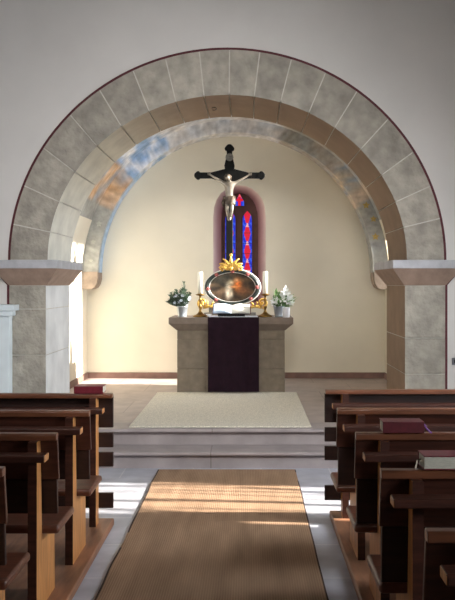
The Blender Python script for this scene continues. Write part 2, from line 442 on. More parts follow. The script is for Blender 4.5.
# chancel side walls + vault in one sheet with vertex-painted fresco
def fres(x, y, z):
    dx, dz = x - VC, z - VZ
    th = math.atan2(dz, dx)
    p = Vector((x * 3.1, y * 3.1, z * 3.1))
    n1 = mnoise.noise(p); n2 = mnoise.noise(p * 2.7 + Vector((5, 3, 1))); n3 = mnoise.noise(Vector((x * 5 + z * 5, y * 2, z * 9 - x * 2)))
    grey, greyl = (122, 128, 130), (140, 140, 134)
    if th < .50: c = mix3(grey, (138, 138, 128), .5 + n1)
    elif th < .60: c = mix3((176, 156, 132), (190, 170, 150), .5 + n2)
    elif th < .80:
        c = mix3((146, 140, 132), (196, 172, 134), .45 + n2 * 1.6); c = mix3(c, (120, 140, 164), max(0, n3 * 1.8))
    elif th < 1.25:
        c = mix3((128, 126, 116), (152, 136, 118), .5 + n1 * 1.5); c = mix3(c, (160, 168, 176), max(0, n2 * 1.3))
    elif th < 2.06:
        c = mix3((214, 212, 212), (172, 172, 174), .35 + n2 * 1.5); c = mix3(c, (164, 186, 214), max(0, n1 * .8)); c = mix3(c, (178, 160, 142), max(0, n3 * .8))
    elif th < 2.40:
        c = mix3((112, 150, 196), (226, 228, 236), .5 + n3 * 2.4)
    elif th < 2.68:
        c = mix3((182, 128, 74), (206, 168, 128), .5 + n2 * 1.7); c = mix3(c, (120, 140, 170), max(0, n1 * 1.3)); c = mix3(c, (112, 76, 52), max(0, n3 * 1.0))
    else: c = mix3((116, 118, 114), (134, 134, 128), .5 + n2 * 1.5)
    c = mix3(c, (206, 202, 196), .30); n4 = mnoise.noise(Vector((x * 22, y * 5, z * 22)))
    return lin([max(0, min(255, v * (1.08 + .16 * n4))) for v in c])
prof = [(XR, ZC), (XR, .8), (XR, 1.4), (XR, VZ)]
NV = 90
prof += [(VC + VR * math.cos(PI * k / NV), VZ + VR * math.sin(PI * k / NV)) for k in range(1, NV)]
prof += [(XL, VZ), (XL, 1.3), (XL, .8), (XL, ZC)]
ys = [YW1 + (YB - YW1) * k / 60 for k in range(61)]
CW = (11.15, 11.92, 1.42, 3.72)  # unseen opening shaped so sun reaches the left wall and floor
vs, fs, cs, fm = [], [], [], []
for i, (x, z) in enumerate(prof):
    for y in ys:
        vs.append((x, y, z))
        cs.append(fres(x, y, z))
for i in range(len(prof) - 1):
    for j in range(60):
        zc = (prof[i][1] + prof[i + 1][1]) / 2; xc = (prof[i][0] + prof[i + 1][0]) / 2; yc = (ys[j] + ys[j + 1]) / 2
        if xc > 0 and ((zc < 2.3 and CW[0] < yc < CW[1]) or (zc >= 2.3 and 10.42 < yc < 11.56)) and CW[2] - .02 < zc < CW[3]: continue
        q = i * 61 + j
        fs.append((q, q + 1, q + 62, q + 61)); fm.append(0 if zc > 2.62 else 1)
b = MB(); bv, bf = b.add(vs, fs, 0, True, cs)
for f, k in zip(bf, fm): f.material_index = k
struct(b.build('wall_chancel', [M['fresco'], M['plaster_ch']], normals=False), 'pale chancel side walls under a painted vault', 'wall')
# painted rib against the back wall
YR = 11.93
b = MB(); n = 140
vs, fs, cs = [], [], []
bl = lin((172, 200, 230))
for k in range(n + 1):
    t = PI * k / n
    ct, st = math.cos(t), math.sin(t)
    for r, r2, y in ((VR, VR, YR), ((VR + RR) / 2, (VR + RV) / 2, YR), (RR, RV, YR), (RR, RV, (YR + YB) / 2), (RR, RV, YB)):
        x, z = VC + r * ct, VZ + r2 * st
        vs.append((x, y, z)); c = fres(x, y, z)
        if y > YR and t > 2.35: c = mix3(c, bl, .85)
        cs.append(c)
for k in range(n):
    for j in range(4):
        q = 5 * k + j; fs.append((q, q + 1, q + 6, q + 5))
b.add(vs, fs, 0, False, cs)
rib = struct(b.build('trim_10', M['fresco'], normals=False), 'painted band of clouds and figures around the back wall', 'painted band')
def star_mesh(cx, cy, cz, r, m):
    b = MB(); vs = [(cx, cy, cz)]
    for k in range(10):
        a = PI / 2 + k * PI / 5; rr = r if k % 2 == 0 else r * .52
        vs.append((cx + rr * math.cos(a), cy, cz + rr * math.sin(a)))
    b.add(vs, [(0, 1 + k, 1 + (k + 1) % 10) for k in range(10)])
    return b.build('painted_star', m, rib)
for t, r, m, s in ((.475, 2.085, 'star_gold', .055), (.37, 2.10, 'star_gold', .05), (.25, 2.05, 'star_gold', .055),
                (2.80, 2.06, 'star_pale', .05), (2.93, 2.07, 'star_pale', .04), (3.06, 2.06, 'star_pale', .035)):
    star_mesh(VC + r * math.cos(t), YR - .004, VZ + r * math.sin(t), s, M[m])
# corbels below the rib
def corbel(name, x0, x1, sg, m, label):
    b = MB()
    w = x1 - x0
    out = x1 if sg > 0 else x0; inn = x0 if sg > 0 else x1
    # sg>0: left corbel, grows toward +x
    pts = [(inn, 1.86), (out, 1.86), (out, 1.76), (out - sg * .015, 1.69), (out - sg * .05, 1.635), (out - sg * .10, 1.61), (inn, 1.61)]
    b.prism_y(pts, YR - .03, YB, 0)
    struct(b.build(name, m), label, 'corbel')
corbel('trim_11', XL, XL + .22, 1, M['corbel'], 'rounded stone corbel under the left end of the painted band')
corbel('trim_12', XR - .21, XR, -1, M['corbel'], 'rounded stone corbel under the right end of the painted band')

# back wall with arched window niche
WX = -.139
def niche(hw, zb, zs, zt, n=12):
    """pointed-ish arch outline from bottom-left over the top to bottom-right"""
    pts = [(WX - hw, zb)]
    for k in range(n + 1):
        t = PI - PI * k / n
        pts.append((WX + hw * math.cos(t), zs + (zt - zs) * math.sin(t) ** .85))
    pts.append((WX + hw, zb)); return pts
outer = niche(.385, 1.35, 2.66, 3.13); inner = niche(.275, 1.42, 2.62, 3.05)
hl = [p for p in outer[:8]]; hr = [p for p in outer[7:]]
b = MB()
b.add([(x, YB, z) for x, z in [(XL - .2, ZC - .1), (WX, ZC - .1), (WX, 1.35)] + hl + [(WX, 4.4), (XL - .2, 4.4)]], [tuple(range(3 + len(hl) + 2))])
b.add([(x, YB, z) for x, z in [(WX, 1.35), (WX, ZC - .1), (XR + .2, ZC - .1), (XR + .2, 4.4), (WX, 4.4)] + hr], [tuple(range(5 + len(hr)))])
struct(b.build('wall_back', M['plaster_ch']), 'cream plastered back wall of the chancel', 'wall')
# splay with pink gradient
b = MB(); n = len(outer)
vs, cs, fs = [], [], []
NR = 6
for j in range(NR + 1):
    u = j / NR
    for (xo, zo), (xi, zi) in zip(outer, inner):
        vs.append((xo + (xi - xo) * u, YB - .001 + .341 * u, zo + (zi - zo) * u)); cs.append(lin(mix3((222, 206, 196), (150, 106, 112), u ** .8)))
for j in range(NR):
    fs += [(j * n + i, j * n + i + 1, j * n + n + i + 1, j * n + n + i) for i in range(n - 1)] + [(j * n, j * n + n, j * n + 2 * n - 1, j * n + n - 1)]
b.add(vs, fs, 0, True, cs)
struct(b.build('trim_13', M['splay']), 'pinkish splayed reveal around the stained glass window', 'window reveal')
# tracery panel + panes
win = MB(); YG = YB + .34
win.add([(x, YG, z) for x, z in inner], [tuple(range(n))])
def lancet(cx, hw, z0, zs, zt, n=7):
    p = [(cx - hw, z0), (cx - hw, zs)]
    for k in range(1, n): u = k / n; p.append((cx - hw * (1 - u ** 1.5), zs + (zt - zs) * u ** .8))
    p.append((cx, zt))
    for k in range(n - 1, 0, -1): u = k / n; p.append((cx + hw * (1 - u ** 1.5), zs + (zt - zs) * u ** .8))
    p += [(cx + hw, zs), (cx + hw, z0)]; return p
def px2(x, y): return PX_(x, YG), PZ_(y, YG)
LRX = PX_(247.3, YG); LLX = PX_(230.4, YG); QX, QZ = px2(239.6, 200.8)
ZS, ZT = PZ_(219, YG), PZ_(210.3, YG)
lanR = lancet(LRX, .078, 1.52, ZS, ZT); lanL = lancet(LLX, .085, 1.52, ZS, ZT)
quat = [(QX + .07 * math.cos(2 * PI * k / 32) * (1 + .16 * math.cos(4 * 2 * PI * k / 32)), QZ + .075 * math.sin(2 * PI * k / 32) * (1 + .16 * math.cos(4 * 2 * PI * k / 32)) - .0) for k in range(32)]
quat = [(QX - .072, QZ - .085), (QX + .072, QZ - .085), (QX + .075, QZ - .01), (QX + .045, QZ + .04), (QX, QZ + .115), (QX - .045, QZ + .04), (QX - .075, QZ - .01)]
for o_ in (lanR, lanL, quat):
    pts = [(x, YG - .012, z) for x, z in o_] + [(o_[0][0], YG - .012, o_[0][1])]
    win.tube(pts, .009, 6)
w1 = struct(win.build('window_1', M['tracery']), 'stained glass lancet window in brown stone tracery', 'window')
BLUE, RED, PINK, LBL, WHT = (.012, .03, .62), (.72, .012, .03), (.95, .42, .42), (.04, .11, .78), (.9, .8, .85)
def inpoly(p, poly):
    x, z = p; c = False
    for i in range(len(poly)):
        x1, z1 = poly[i]; x2, z2 = poly[i - 1]
        if (z1 > z) != (z2 > z) and x < (x2 - x1) * (z - z1) / (z2 - z1) + x1: c = not c
    return c
def pane(outline, cx, colfn, name):
    """small quarry mosaic: grid of tinted cells clipped to the outline"""
    b = MB(); xs = [p[0] for p in outline]; zs = [p[1] for p in outline]
    st = .0085
    nx, nz = int((max(xs) - min(xs)) / st) + 1, int((max(zs) - min(zs)) / st) + 1
    for i in range(nx):
        for j in range(nz):
            x, z = min(xs) + i * st, min(zs) + j * st
            if inpoly((x + st / 2, z + st / 2), outline):
                c = colfn((x + st / 2 - cx), z + st / 2)
                b.add([(x, YG - .006, z), (x + st, YG - .006, z), (x + st, YG - .006, z + st), (x, YG - .006, z + st)], [(0, 1, 2, 3)], 0, False, c)
    return b.build(name, M['glass'], w1)
def col_lancet(dx, z):
    if abs(dx) > .052:
        return LBL if int(z / .045) % 3 == 0 else BLUE
    k = ((z - 1.52) % .27) / .27
    w = .045 * (1 - abs(k - .42) * 1.55) + .004
    if abs(dx) < w:
        if k > .78: return PINK
        if int((z - 1.52) / .27) == 1 and k < .4: return PINK
        return RED
    return BLUE if (int(z / .03) + int(dx / .03)) % 3 else LBL
def col_q(dx, z):
    dz = z - QZ
    if (abs(dx) < .02 and dz < .06) or (abs(dz - .012) < .02 and abs(dx) < .05): return RED
    if dz > .045: return (.85, .12, .15)
    return LBL if abs(dx) > .045 else BLUE
pane(lanR, LRX, col_lancet, 'stained_glass'); pane(lanL, LLX, col_lancet, 'stained_glass'); pane(quat, QX, col_q, 'stained_glass')
b = MB()
for o_, cx, hw in ((lanR, LRX, .078), (lanL, LLX, .085)):
    for k in range(1, 7): z = 1.52 + k * .155; b.box(cx - hw, cx + hw, YG - .012, YG - .007, z - .003, z + .003)
b.build('window_bar', M['lead'], w1)
# baseboards
b = MB(); b.box(XL, XR, YB - .018, YB, ZC, ZC + .085); struct(b.build('baseboard_back', M['base']), 'dark reddish baseboard along the back wall', 'baseboard')
b = MB(); b.box(XL, XL + .018, YW1, YB - .02, ZC, ZC + .085); struct(b.build('baseboard_left', M['base']), 'reddish baseboard along the left chancel wall', 'baseboard')
b = MB(); b.box(XR - .018, XR, YW1, YB - .02, ZC, ZC + .085); struct(b.build('baseboard_right', M['base']), 'reddish baseboard along the right chancel wall', 'baseboard')
# mark cut in the soffit
b = MB(); ym = 9.12
zf = lambda x: AZ + BI * math.sqrt(1 - ((x - AC) / AI) ** 2) - .002
x0 = PX_(214, ym)
pts = []
for k in range(14):
    a = 2.6 - k * 5.0 / 13
    pts.append((x0 + .026 * math.cos(a), ym - .07 * math.sin(a) , zf(x0 + .026 * math.cos(a))))
b.tube(pts, .004, 6)
tag(b.build('iron_hook', M['iron']), 'small dark curved hook under the crown of the arch', 'hook')

# ------------------------------------------------------------------ rugs
b = MB(); vs, fs = [], []
ya, yb = 1.2, 7.60; nn = 60
for k in range(nn + 1):
    y = ya + (yb - ya) * k / nn
    wl = .012 * mnoise.noise(Vector((0, y * 1.9, 3))); wr = .010 * mnoise.noise(Vector((4, y * 1.7, 3)))
    for x, z in ((-.826 + wl, .002), (-.826 + wl, .012), (-.813 + wl, .014), (.414 + wr, .014), (.424 + wr, .012), (.424 + wr, .002)): vs.append((x, y, z))
b.add(vs, [(6 * k + j, 6 * k + j + 1, 6 * k + j + 7, 6 * k + j + 6) for k in range(nn) for j in range(5)] + [(0, 1, 2, 3, 4, 5), tuple(6 * nn + i for i in (5, 4, 3, 2, 1, 0))])
for f in b.bm.faces:
    c = f.calc_center_median()
    f.material_index = 1 if (c.x < -.817 or c.x > .417) else 0
b2 = b.build('aisle_rug', [M['rug'], M['rugedge']])
tag(b2, 'long brown woven sisal rug running down the aisle', 'rug')
b = MB(); b.box(-1.155, .60, 8.06, 10.585, ZC + .001, ZC + .016, 0, .005, 1)
tag(b.build('altar_carpet', M['carpet']), 'pale grey-green carpet on the chancel floor before the altar', 'carpet')

# ------------------------------------------------------------------ altar
AX0, AX1, AY0, AY1 = PX_(177, 10.6), PX_(285, 10.6), 10.60, 11.32
AT = ZC + .955
alt = thing('altar', 'brown-grey stone block altar with chamfered top slab', 'altar', (0, 0, 0))
b = MB()
zz = [ZC + .002, .62, .99, 1.10]
xs = [AX0, AX0 + .40, AX0 + .93, AX1]
for i in range(3):
    xj = [AX0, AX0 + (.36, .44, .40)[i], AX0 + (.98, .90, 1.02)[i], AX1]
    for k in range(3):
        b.box(xj[k] + .002, xj[k + 1] - .002, AY0, AY1, zz[i] + .002, zz[i + 1] - .002, 0, .004, 1)
b.box(AX0 + .012, AX1 - .012, AY0 + .01, AY1 - .01, zz[0], zz[-1])
b.build('altar_base', M['altar'], alt)
MX0, MX1 = PX_(168.5, 10.5), PX_(293.3, 10.5)
b = MB(); o = AX0 - MX0
poly = [(MX0, AT), (MX0, AT - .075), (AX0, 1.10), (AX1, 1.10), (MX1, AT - .075), (MX1, AT)]
r0 = (AX0, AX1, AY0, AY1); r1 = (MX0, MX1, AY0 - .09, AY1 + .05)
vs = [(AX0, AY0, 1.10), (AX1, AY0, 1.10), (AX1, AY1, 1.10), (AX0, AY1, 1.10)] + [(x, y, z) for z in (AT - .075, AT) for x, y in ((MX0, r1[2]), (MX1, r1[2]), (MX1, r1[3]), (MX0, r1[3]))]
fs = [(3, 2, 1, 0), (8, 9, 10, 11)] + [(i, (i + 1) % 4, 4 + (i + 1) % 4, 4 + i) for i in range(4)] + [(4 + i, 4 + (i + 1) % 4, 8 + (i + 1) % 4, 8 + i) for i in range(4)]
b.add(vs, fs); b.build('altar_top', M['mensa'], alt)
YF = AY0 - .09
# purple antependium draped over the front
CX0, CX1 = PX_(208, YF), PX_(259, YF)
b = MB(); vs, fs = [], []
nu = 40; rows = [(10.91, AT + .006), (10.8, AT + .006), (YF - .004, AT + .006), (YF - .012, AT - .004), (YF - .013, 1.0), (YF - .012, .8), (YF - .012, .6), (YF - .011, ZC + .03)]
for y, z in rows:
    hang = max(0, (AT - z)) / .95
    for i in range(nu + 1):
        u = i / nu
        wv = (.012 * math.sin(u * 19 + .6) + .007 * math.sin(u * 41)) * hang * (1 if u < .75 else 1.6)
        vs.append((CX0 + (CX1 - CX0) * u, y - max(0, wv + .004) * (1 if hang > 0 else 0), z))
R = len(rows)
for i in range(R - 1):
    for k in range(nu): q = i * (nu + 1) + k; fs.append((q, q + 1, q + nu + 2, q + nu + 1))
b.add(vs, fs, 0, True); tag(b.build('altar_frontal', M['purple']), 'dark purple cloth hanging down the front of the altar', 'altar cloth')
b = MB(); b.box(CX0 + .01, CX1 - .015, YF + .012, 10.90, AT + .0075, AT + .0125, 0, .002, 1)
tag(b.build('linen_runner', M['white']), 'white linen cloth lying on the altar under the open book', 'altar cloth')

# ---- oval altarpiece
YA = 10.98
px = YA / F
shr = thing('oval_altarpiece', 'oval painting in a dark rose-set frame with gilded crest on the altar', 'altarpiece')
OX, OZ = PX_(232.4, YA), PZ_(287.2, YA)
RX, RZ = 28.3 * px, 18.3 * px
b = MB()
b.box(PX_(204, YA), PX_(256, YA), YA - .05, YA + .09, AT + .001, AT + .05, 0, .006); b.box(PX_(209, YA), PX_(251, YA), YA - .04, YA + .08, AT + .05, AT + .13, 0, .01)
b.build('plinth', mat('shrine_plinth', (128, 124, 114), .6, 20, .2), shr)
def oval_ring(b, r0x, r0z, r1x, r1z, y0, yp, y1, mi=0, n=64):
    """raised ring between two ellipses with rounded section"""
    vs, fs = [], []; sec = 7
    for k in range(n):
        a = 2 * PI * k / n
        for j in range(sec):
            u = j / (sec - 1)
            rx, rz = r0x + (r1x - r0x) * u, r0z + (r1z - r0z) * u
            y = y0 - (y0 - yp) * math.sin(PI * u)
            vs.append((OX + rx * math.cos(a), y, OZ + rz * math.sin(a)))
    for k in range(n):
        for j in range(sec - 1):
            q = k * sec + j; w = ((k + 1) % n) * sec + j
            fs.append((q, q + 1, w + 1, w))
    b.add(vs, fs, mi, True)
b = MB(); oval_ring(b, RX * .82, RZ * .80, RX * .985, RZ * .98, YA, YA - .035, YA)
# solid back
n = 64
vs = [(OX + RX * .99 * math.cos(2 * PI * k / n), y, OZ + RZ * .98 * math.sin(2 * PI * k / n)) for y in (YA + .002, YA + .06) for k in range(n)]
b.add(vs, [tuple(range(n)), tuple(range(n, 2 * n))] + [(k, (k + 1) % n, n + (k + 1) % n, n + k) for k in range(n)])
frame_o = b.build('oval_frame', M['frame'], shr)
b = MB(); oval_ring(b, RX * .965, RZ * .955, RX * 1.015, RZ * 1.03, YA + .01, YA - .02, YA + .01)
b.build('frame_rim', M['silver'], shr)
b = MB()
oval_ring(b, RX * .805, RZ * .785, RX * .83, RZ * .815, YA - .006, YA - .022, YA - .006)
b.build('inner_rim', M['silver'], shr)
# picture: vertex-painted, dark landscape with two soft figures
b = MB(); vs, fs, cs = [], [], []
nr, na = 26, 72
def blob(x, z, cx, cz, sx, sz): return math.exp(-((x - cx) / sx) ** 2 - ((z - cz) / sz) ** 2)
def paint(u, v):      # u,v in -1..1
    n1 = mnoise.noise(Vector((u * 3, v * 3, 1))); n2 = mnoise.noise(Vector((u * 8, v * 8, 4)))
    c = mix3((40, 34, 28), (92, 72, 52), .4 + n1 * 1.0)
    c = mix3(c, (74, 72, 64), blob(u, v, -.5, .55, .5, .4) * .8)
    c = mix3(c, (160, 128, 100), blob(u, v, -.55, -.3, .3, .18) * .5)
    c = mix3(c, (206, 190, 164), blob(u, v, -.14, .02, .15, .30) * (.9 + n2 * .8))
    c = mix3(c, (226, 214, 192), blob(u, v, -.20, -.40, .09, .34))
    c = mix3(c, (220, 206, 180), blob(u, v, -.04, -.45, .07, .26) * .9)
    c = mix3(c, (214, 196, 160), blob(u, v, -.05, .32, .13, .16) * .9)
    c = mix3(c, (214, 116, 52), blob(u, v, .24, .14, .17, .40) * (1.1 + n2 * .6)); c = mix3(c, (226, 150, 90), blob(u, v, .10, .02, .16, .08))
    c = mix3(c, (216, 160, 110), blob(u, v, .17, .48, .10, .14) * .85)
    c = mix3(c, (150, 96, 60), blob(u, v, .5, -.25, .28, .3) * .7)
    c = mix3(c, (214, 200, 176), blob(u, v, -.16, -.55, .09, .3) * .7)
    c = tuple(q * 1.2 for q in c)
    return lin([max(0, min(255, q)) for q in c])
for i in range(nr + 1):
    r = i / nr
    for k in range(na):
        a = 2 * PI * k / na
        u, v = r * math.cos(a), r * math.sin(a)
        vs.append((OX + RX * .82 * u, YA - .006, OZ + RZ * .80 * v)); cs.append(paint(u, v))
for i in range(nr):
    for k in range(na):
        q, w = i * na + k, i * na + (k + 1) % na
        fs.append((q, w, w + na, q + na))
b.add(vs, fs, 0, False, cs); b.build('picture', M['painting'], shr)
for k, (dx, dz) in enumerate(((-.60, .74), (0.0, .94), (.58, .76), (-.92, -.1), (.93, .0), (-.62, -.74), (.70, -.68))):
    b = MB()
    cx, cz = OX + RX * .93 * dx, OZ + RZ * .92 * dz
    b.ball((cx, YA - .04, cz), .014, 0, 10, (1, .7, 1))
    for j in range(6): a = j * PI / 3; b.ball((cx + .018 * math.cos(a), YA - .034, cz + .015 * math.sin(a)), .011, 0, 8, (1, .6, 1))
    b.build('rose_ornament', M['rose'], frame_o)
# crest: leaf fan
b = MB()
cx, cz = PX_(231, YA), PZ_(268.5, YA)
def leafblade(b, x0, z0, ang, ln, w, curl, y=YA - .02):
    pts, rad = [], []
    for i in range(9):
        u = i / 8
        a = ang + curl * u * u
        if i == 0: p = Vector((x0, y, z0))
        else: p = p + Vector((math.cos(a), 0, math.sin(a))) * (ln / 8)
        p.y = y - .03 * math.sin(PI * u * .8); pts.append(p.copy()); rad.append(w * (.5 + math.sin(PI * min(1, u * 1.05)) * .6) * (1.1 - .6 * u))
    b.tube(pts, rad, 8, 0, True, .6)
for ang, ln, cu in ((90, .185, 0), (70, .175, -.7), (110, .175, .7), (50, .165, -1.0), (130, .165, 1.0), (30, .15, -.9), (150, .15, .9), (12, .13, .6), (168, .13, -.6), (80, .13, .3), (100, .13, -.3)):
    leafblade(b, cx + .02 * math.cos(math.radians(ang)), cz - .012, math.radians(ang), ln, .026, cu)
b.ball((cx, YA - .035, cz + .0), .032, 0, 12); b.ball((cx, YA - .02, cz + .175), .022, 0, 10)
for s in (-1, 1):   # volutes sweeping along the frame
    pts = []; 
    for i in range(30):
        t = i / 29; a = t * 4.4; r = .042 * (1 - t * .8)
        pts.append((cx + s * (.10 + r * math.sin(a) * 1.2), YA - .025, cz - .005 + r * (1 - math.cos(a)) * .9 - .02))
    b.tube(pts, [.014 - .006 * i / 29 for i in range(30)], 8)
b.build('gilded_crest', M['gold'], shr)
for s in (-1, 1):
    b = MB()
    bx, bz = PX_(232.4 + s * 29, YA), PZ_(303.5, YA)
    pts = []
    for i in range(40):
        t = i / 39; a = -PI / 2 + t * 7.5; r = .068 * (1 - t * .78)
        pts.append((bx + s * (.01 - r * math.cos(a) * s * s * -1 * .95), YA - .02, bz + .01 + r * math.sin(a)))
    b.tube(pts, [.020 - .010 * i / 39 for i in range(40)], 8)
    b.ball((bx + s * .01, YA - .03, bz + .01), .022, 0, 10)
    for k in range(4): leafblade(b, bx - s * (.02 + k * .04), bz - .05, math.radians(90 + s * (-38 + 26 * k)), .085, .014, s * .6)
    leafblade(b, bx - s * .20, bz - .062, math.radians(90 - s * 76), .21, .02, s * -.15)
    leafblade(b, bx - s * .0, bz - .06, math.radians(90 + s * 70), .13, .018, s * .5)
    b.build('gilded_scroll', M['gold'], shr)

# ---- crucifix
YC = 11.22; qx = YC / F
CXx, CZz = PX_(229.5, YC), PZ_(175.5, YC)
cru = thing('crucifix', 'tall black wooden crucifix with silvery figure standing behind the oval painting', 'crucifix')
b = MB()
zt = PZ_(145, YC); sh = .046
def trefoil_end(b, cx, cz, dirx, dirz, r=.05):
    # lobed end of a bar
    px_, pz_ = -dirz, dirx
    pts = []
    for k in range(8):
        a = PI / 8 + k * PI / 4
        pts.append((cx + r * math.cos(a), cz + r * math.sin(a)))
    b.prism_y(pts, YC - .028, YC + .028, 0, .006, 1)
    for s_ in (-1, 1):
        c2 = (cx + px_ * s_ * r * .62 - dirx * r * .1, cz + pz_ * s_ * r * .62 - dirz * r * .1)
        b.prism_y([(c2[0] + r * .55 * math.cos(k * PI / 4), c2[1] + r * .55 * math.sin(k * PI / 4)) for k in range(8)], YC - .022, YC + .022)
    c3 = (cx + dirx * r * .42, cz + dirz * r * .42)
    b.prism_y([(c3[0] + r * .55 * math.cos(k * PI / 4), c3[1] + r * .55 * math.sin(k * PI / 4)) for k in range(8)], YC - .022, YC + .022)
b.box(CXx - sh, CXx + sh, YC - .025, YC + .025, AT + .12, CZz, 0, .006, 1)
b.prism_y([(CXx - .035, zt - .06), (CXx + .035, zt - .06), (CXx + sh * .8, zt - .14), (CXx + sh * 1.5, CZz + .13), (CXx + sh, CZz), (CXx - sh, CZz), (CXx - sh * 1.5, CZz + .13), (CXx - sh * .8, zt - .14)], YC - .025, YC + .025)
b.box(PX_(197.5, YC), PX_(262, YC), YC - .024, YC + .024, CZz - .040, CZz + .040, 0, .006, 1)
# thickened crossing
b.prism_y([(CXx - .24, CZz - .04), (CXx - .06, CZz - .10), (CXx + .06, CZz - .10), (CXx + .24, CZz - .04), (CXx + .24, CZz + .04), (CXx + .06, CZz + .085), (CXx - .06, CZz + .085), (CXx - .24, CZz + .04)], YC - .026, YC + .020)
trefoil_end(b, PX_(197.8, YC), CZz, -1, 0); trefoil_end(b, PX_(261.6, YC), CZz, 1, 0); trefoil_end(b, CXx, zt - .045, 0, 1, .056)
b.build('cross_beam', M['blackwood'], cru)
b = MB(); b.box(CXx - .16, CXx + .16, YC - .09, YC + .09, AT + .001, AT + .06, 0, .01); b.box(CXx - .11, CXx + .11, YC - .06, YC + .06, AT + .06, AT + .13, 0, .01)
b.build('cross_foot', M['blackwood'], cru)
b = MB(); 
zp_ = PZ_(157.6, YC)
vs = [(CXx + .048 * math.cos(2 * PI * k / 20), y, zp_ + .045 * math.sin(2 * PI * k / 20)) for y in (YC - .036, YC - .02) for k in range(20)]
b.add(vs, [tuple(range(20)), tuple(range(20, 40))] + [(k, (k + 1) % 20, 20 + (k + 1) % 20, 20 + k) for k in range(20)])
b.tube([(CXx + .048 * math.cos(2 * PI * k / 20), YC - .038, zp_ + .045 * math.sin(2 * PI * k / 20)) for k in range(21)], .007, 6)
b.tube([(CXx - .025, YC - .04, zp_ + .012), (CXx + .025, YC - .04, zp_ - .006)], .008, 6)
b.build('title_plaque', mat('plaque_pewter', (150, 146, 138), .4, 30, .3, metal=.6), cru)
# corpus: one skinned figure
yb_ = YC - .065
def P(x, y, d=0): return (PX_(x, YC), yb_ - d, PZ_(y, YC))
J = [P(229.6, 201, .01), P(229.4, 196, .012), P(229.2, 190, .018), P(229.6, 185.5, .018), P(229.4, 182.6, .03), P(228.6, 180.2, .05), P(228.0, 177.6, .055),
     P(224.6, 184.0, .012), P(218.5, 180.4, -.0), P(212.2, 176.4, -.02), P(209.9, 174.7, -.024),
     P(234.6, 184.0, .012), P(240.8, 180.6, -.0), P(247.2, 176.6, -.02), P(249.4, 174.9, -.024),
     P(227.6, 203, .012), P(227.3, 211, .045), P(228.5, 218.2, .0), P(229.0, 221.0, .025),
     P(231.8, 203, .012), P(231.9, 211, .05), P(230.4, 218.0, .01), P(229.9, 221.0, .035)]
Ed = [(0, 1), (1, 2), (2, 3), (3, 4), (4, 5), (5, 6), (3, 7), (7, 8), (8, 9), (9, 10), (3, 11), (11, 12), (12, 13), (13, 14), (0, 15), (15, 16), (16, 17), (17, 18), (0, 19), (19, 20), (20, 21), (21, 22)]
Rd = [.060, .054, .064, .056, .024, .036, .038, .030, .022, .016, .015, .030, .022, .016, .015, .042, .030, .020, .021, .042, .030, .020, .021]
me = bpy.data.meshes.new('figure'); me.from_pydata(J, Ed, [])
body = bpy.data.objects.new('figure', me); COL.objects.link(body); body.parent = cru
sk = body.modifiers.new('Skin', 'SKIN'); sk.use_smooth_shade = True
for i, v in enumerate(me.skin_vertices[0].data):
    v.radius = (Rd[i], Rd[i] * .85); v.use_root = (i == 0)
ss = body.modifiers.new('Subdivision', 'SUBSURF'); ss.levels = 2; ss.render_levels = 2
me.materials.append(M['bronze'])
# head details, hair, loincloth, fingers
b = MB()
hx, hy, hz = P(228.1, 178.6, .06)
for v in b.ball((hx, hy, hz), .039, 0, 28, (.92, .98, 1.12)):
    q = v.co - Vector((hx, hy, hz)); g = lambda cx, cz, sx, sz: math.exp(-((q.x - cx) / sx) ** 2 - ((q.z - cz) / sz) ** 2)
    if q.y < 0:
        v.co.y -= .012 * g(0, -.003, .006, .012) + .004 * g(0, -.021, .011, .004)                       # nose, lips
        v.co.y += .006 * (g(-.014, .009, .008, .006) + g(.014, .009, .008, .006)) + .004 * g(0, -.016, .012, .003)  # eye sockets
    v.co.x += math.copysign(.007, q.x) * math.exp(-((abs(q.x) - .036) / .008) ** 2 - (q.y / .010) ** 2 - (q.z / .012) ** 2)   # ears
b.build('face', M['bronze'], body)
for s, wx in ((-1, J[10]), (1, J[14])):
    b = MB()
    b.ball(tuple(Vector(wx) + Vector((0, -.004, 0))), .016, 0, 10, (1, .55, 1))
    for k in range(4):
        a = math.radians(58 - k * 17 + 8)
        d = Vector((s * math.cos(a * .6), -.25 - .1 * k, math.sin(a)))
        p0 = Vector(wx) + Vector((s * .008, -.004, .004 - k * .005)); ln = (.022, .027, .026, .020)[k]
        b.tube([p0, p0 + d * ln * .55, p0 + d * ln + Vector((0, -.006, -.004))], [.0042, .0038, .003], 6)
    p0 = Vector(wx) + Vector((-s * .002, -.006, .008)); b.tube([p0, p0 + Vector((-s * .004, -.01, .012)), p0 + Vector((s * .002, -.016, .02))], [.0045, .004, .003], 6)
    b.build('hand', M['bronze'], body)
b = MB()
for k in range(16):
    a = 2 * PI * k / 16
    b.tube([(hx + .02 * math.cos(a), hy + .02 * math.sin(a) * .9 + .005, hz + .030), (hx + .040 * math.cos(a), hy + .036 * math.sin(a) + .008, hz + .012),
            (hx + .042 * math.cos(a), hy + max(-.01, .036 * math.sin(a)) + .012, hz - .03 - (.02 if math.sin(a) > 0 else 0))], [.012, .012, .006], 6)
b.ball((hx, hy + .004, hz + .022), .036, 0, 12, (1, 1, .65))
b.tube([(hx - .02, hy - .022, hz - .024), (hx, hy - .03, hz - .038), (hx + .02, hy - .022, hz - .024)], [.006, .012, .006], 8)   # beard
b.build('hair', M['bronzed'], body)
b = MB(); vs, fs = [], []
lx, ly, lz = P(229.6, 201, .01)
na = 28
for j in range(7):
    u = j / 6
    for k in range(na):
        a = 2 * PI * k / na; r = .074 + .008 * math.sin(a * 7 + j) + .008 * u
        vs.append((lx + r * math.cos(a), ly + r * .82 * math.sin(a), lz + .045 - u * .10 + .014 * math.cos(a + .6) * (1 - u)))
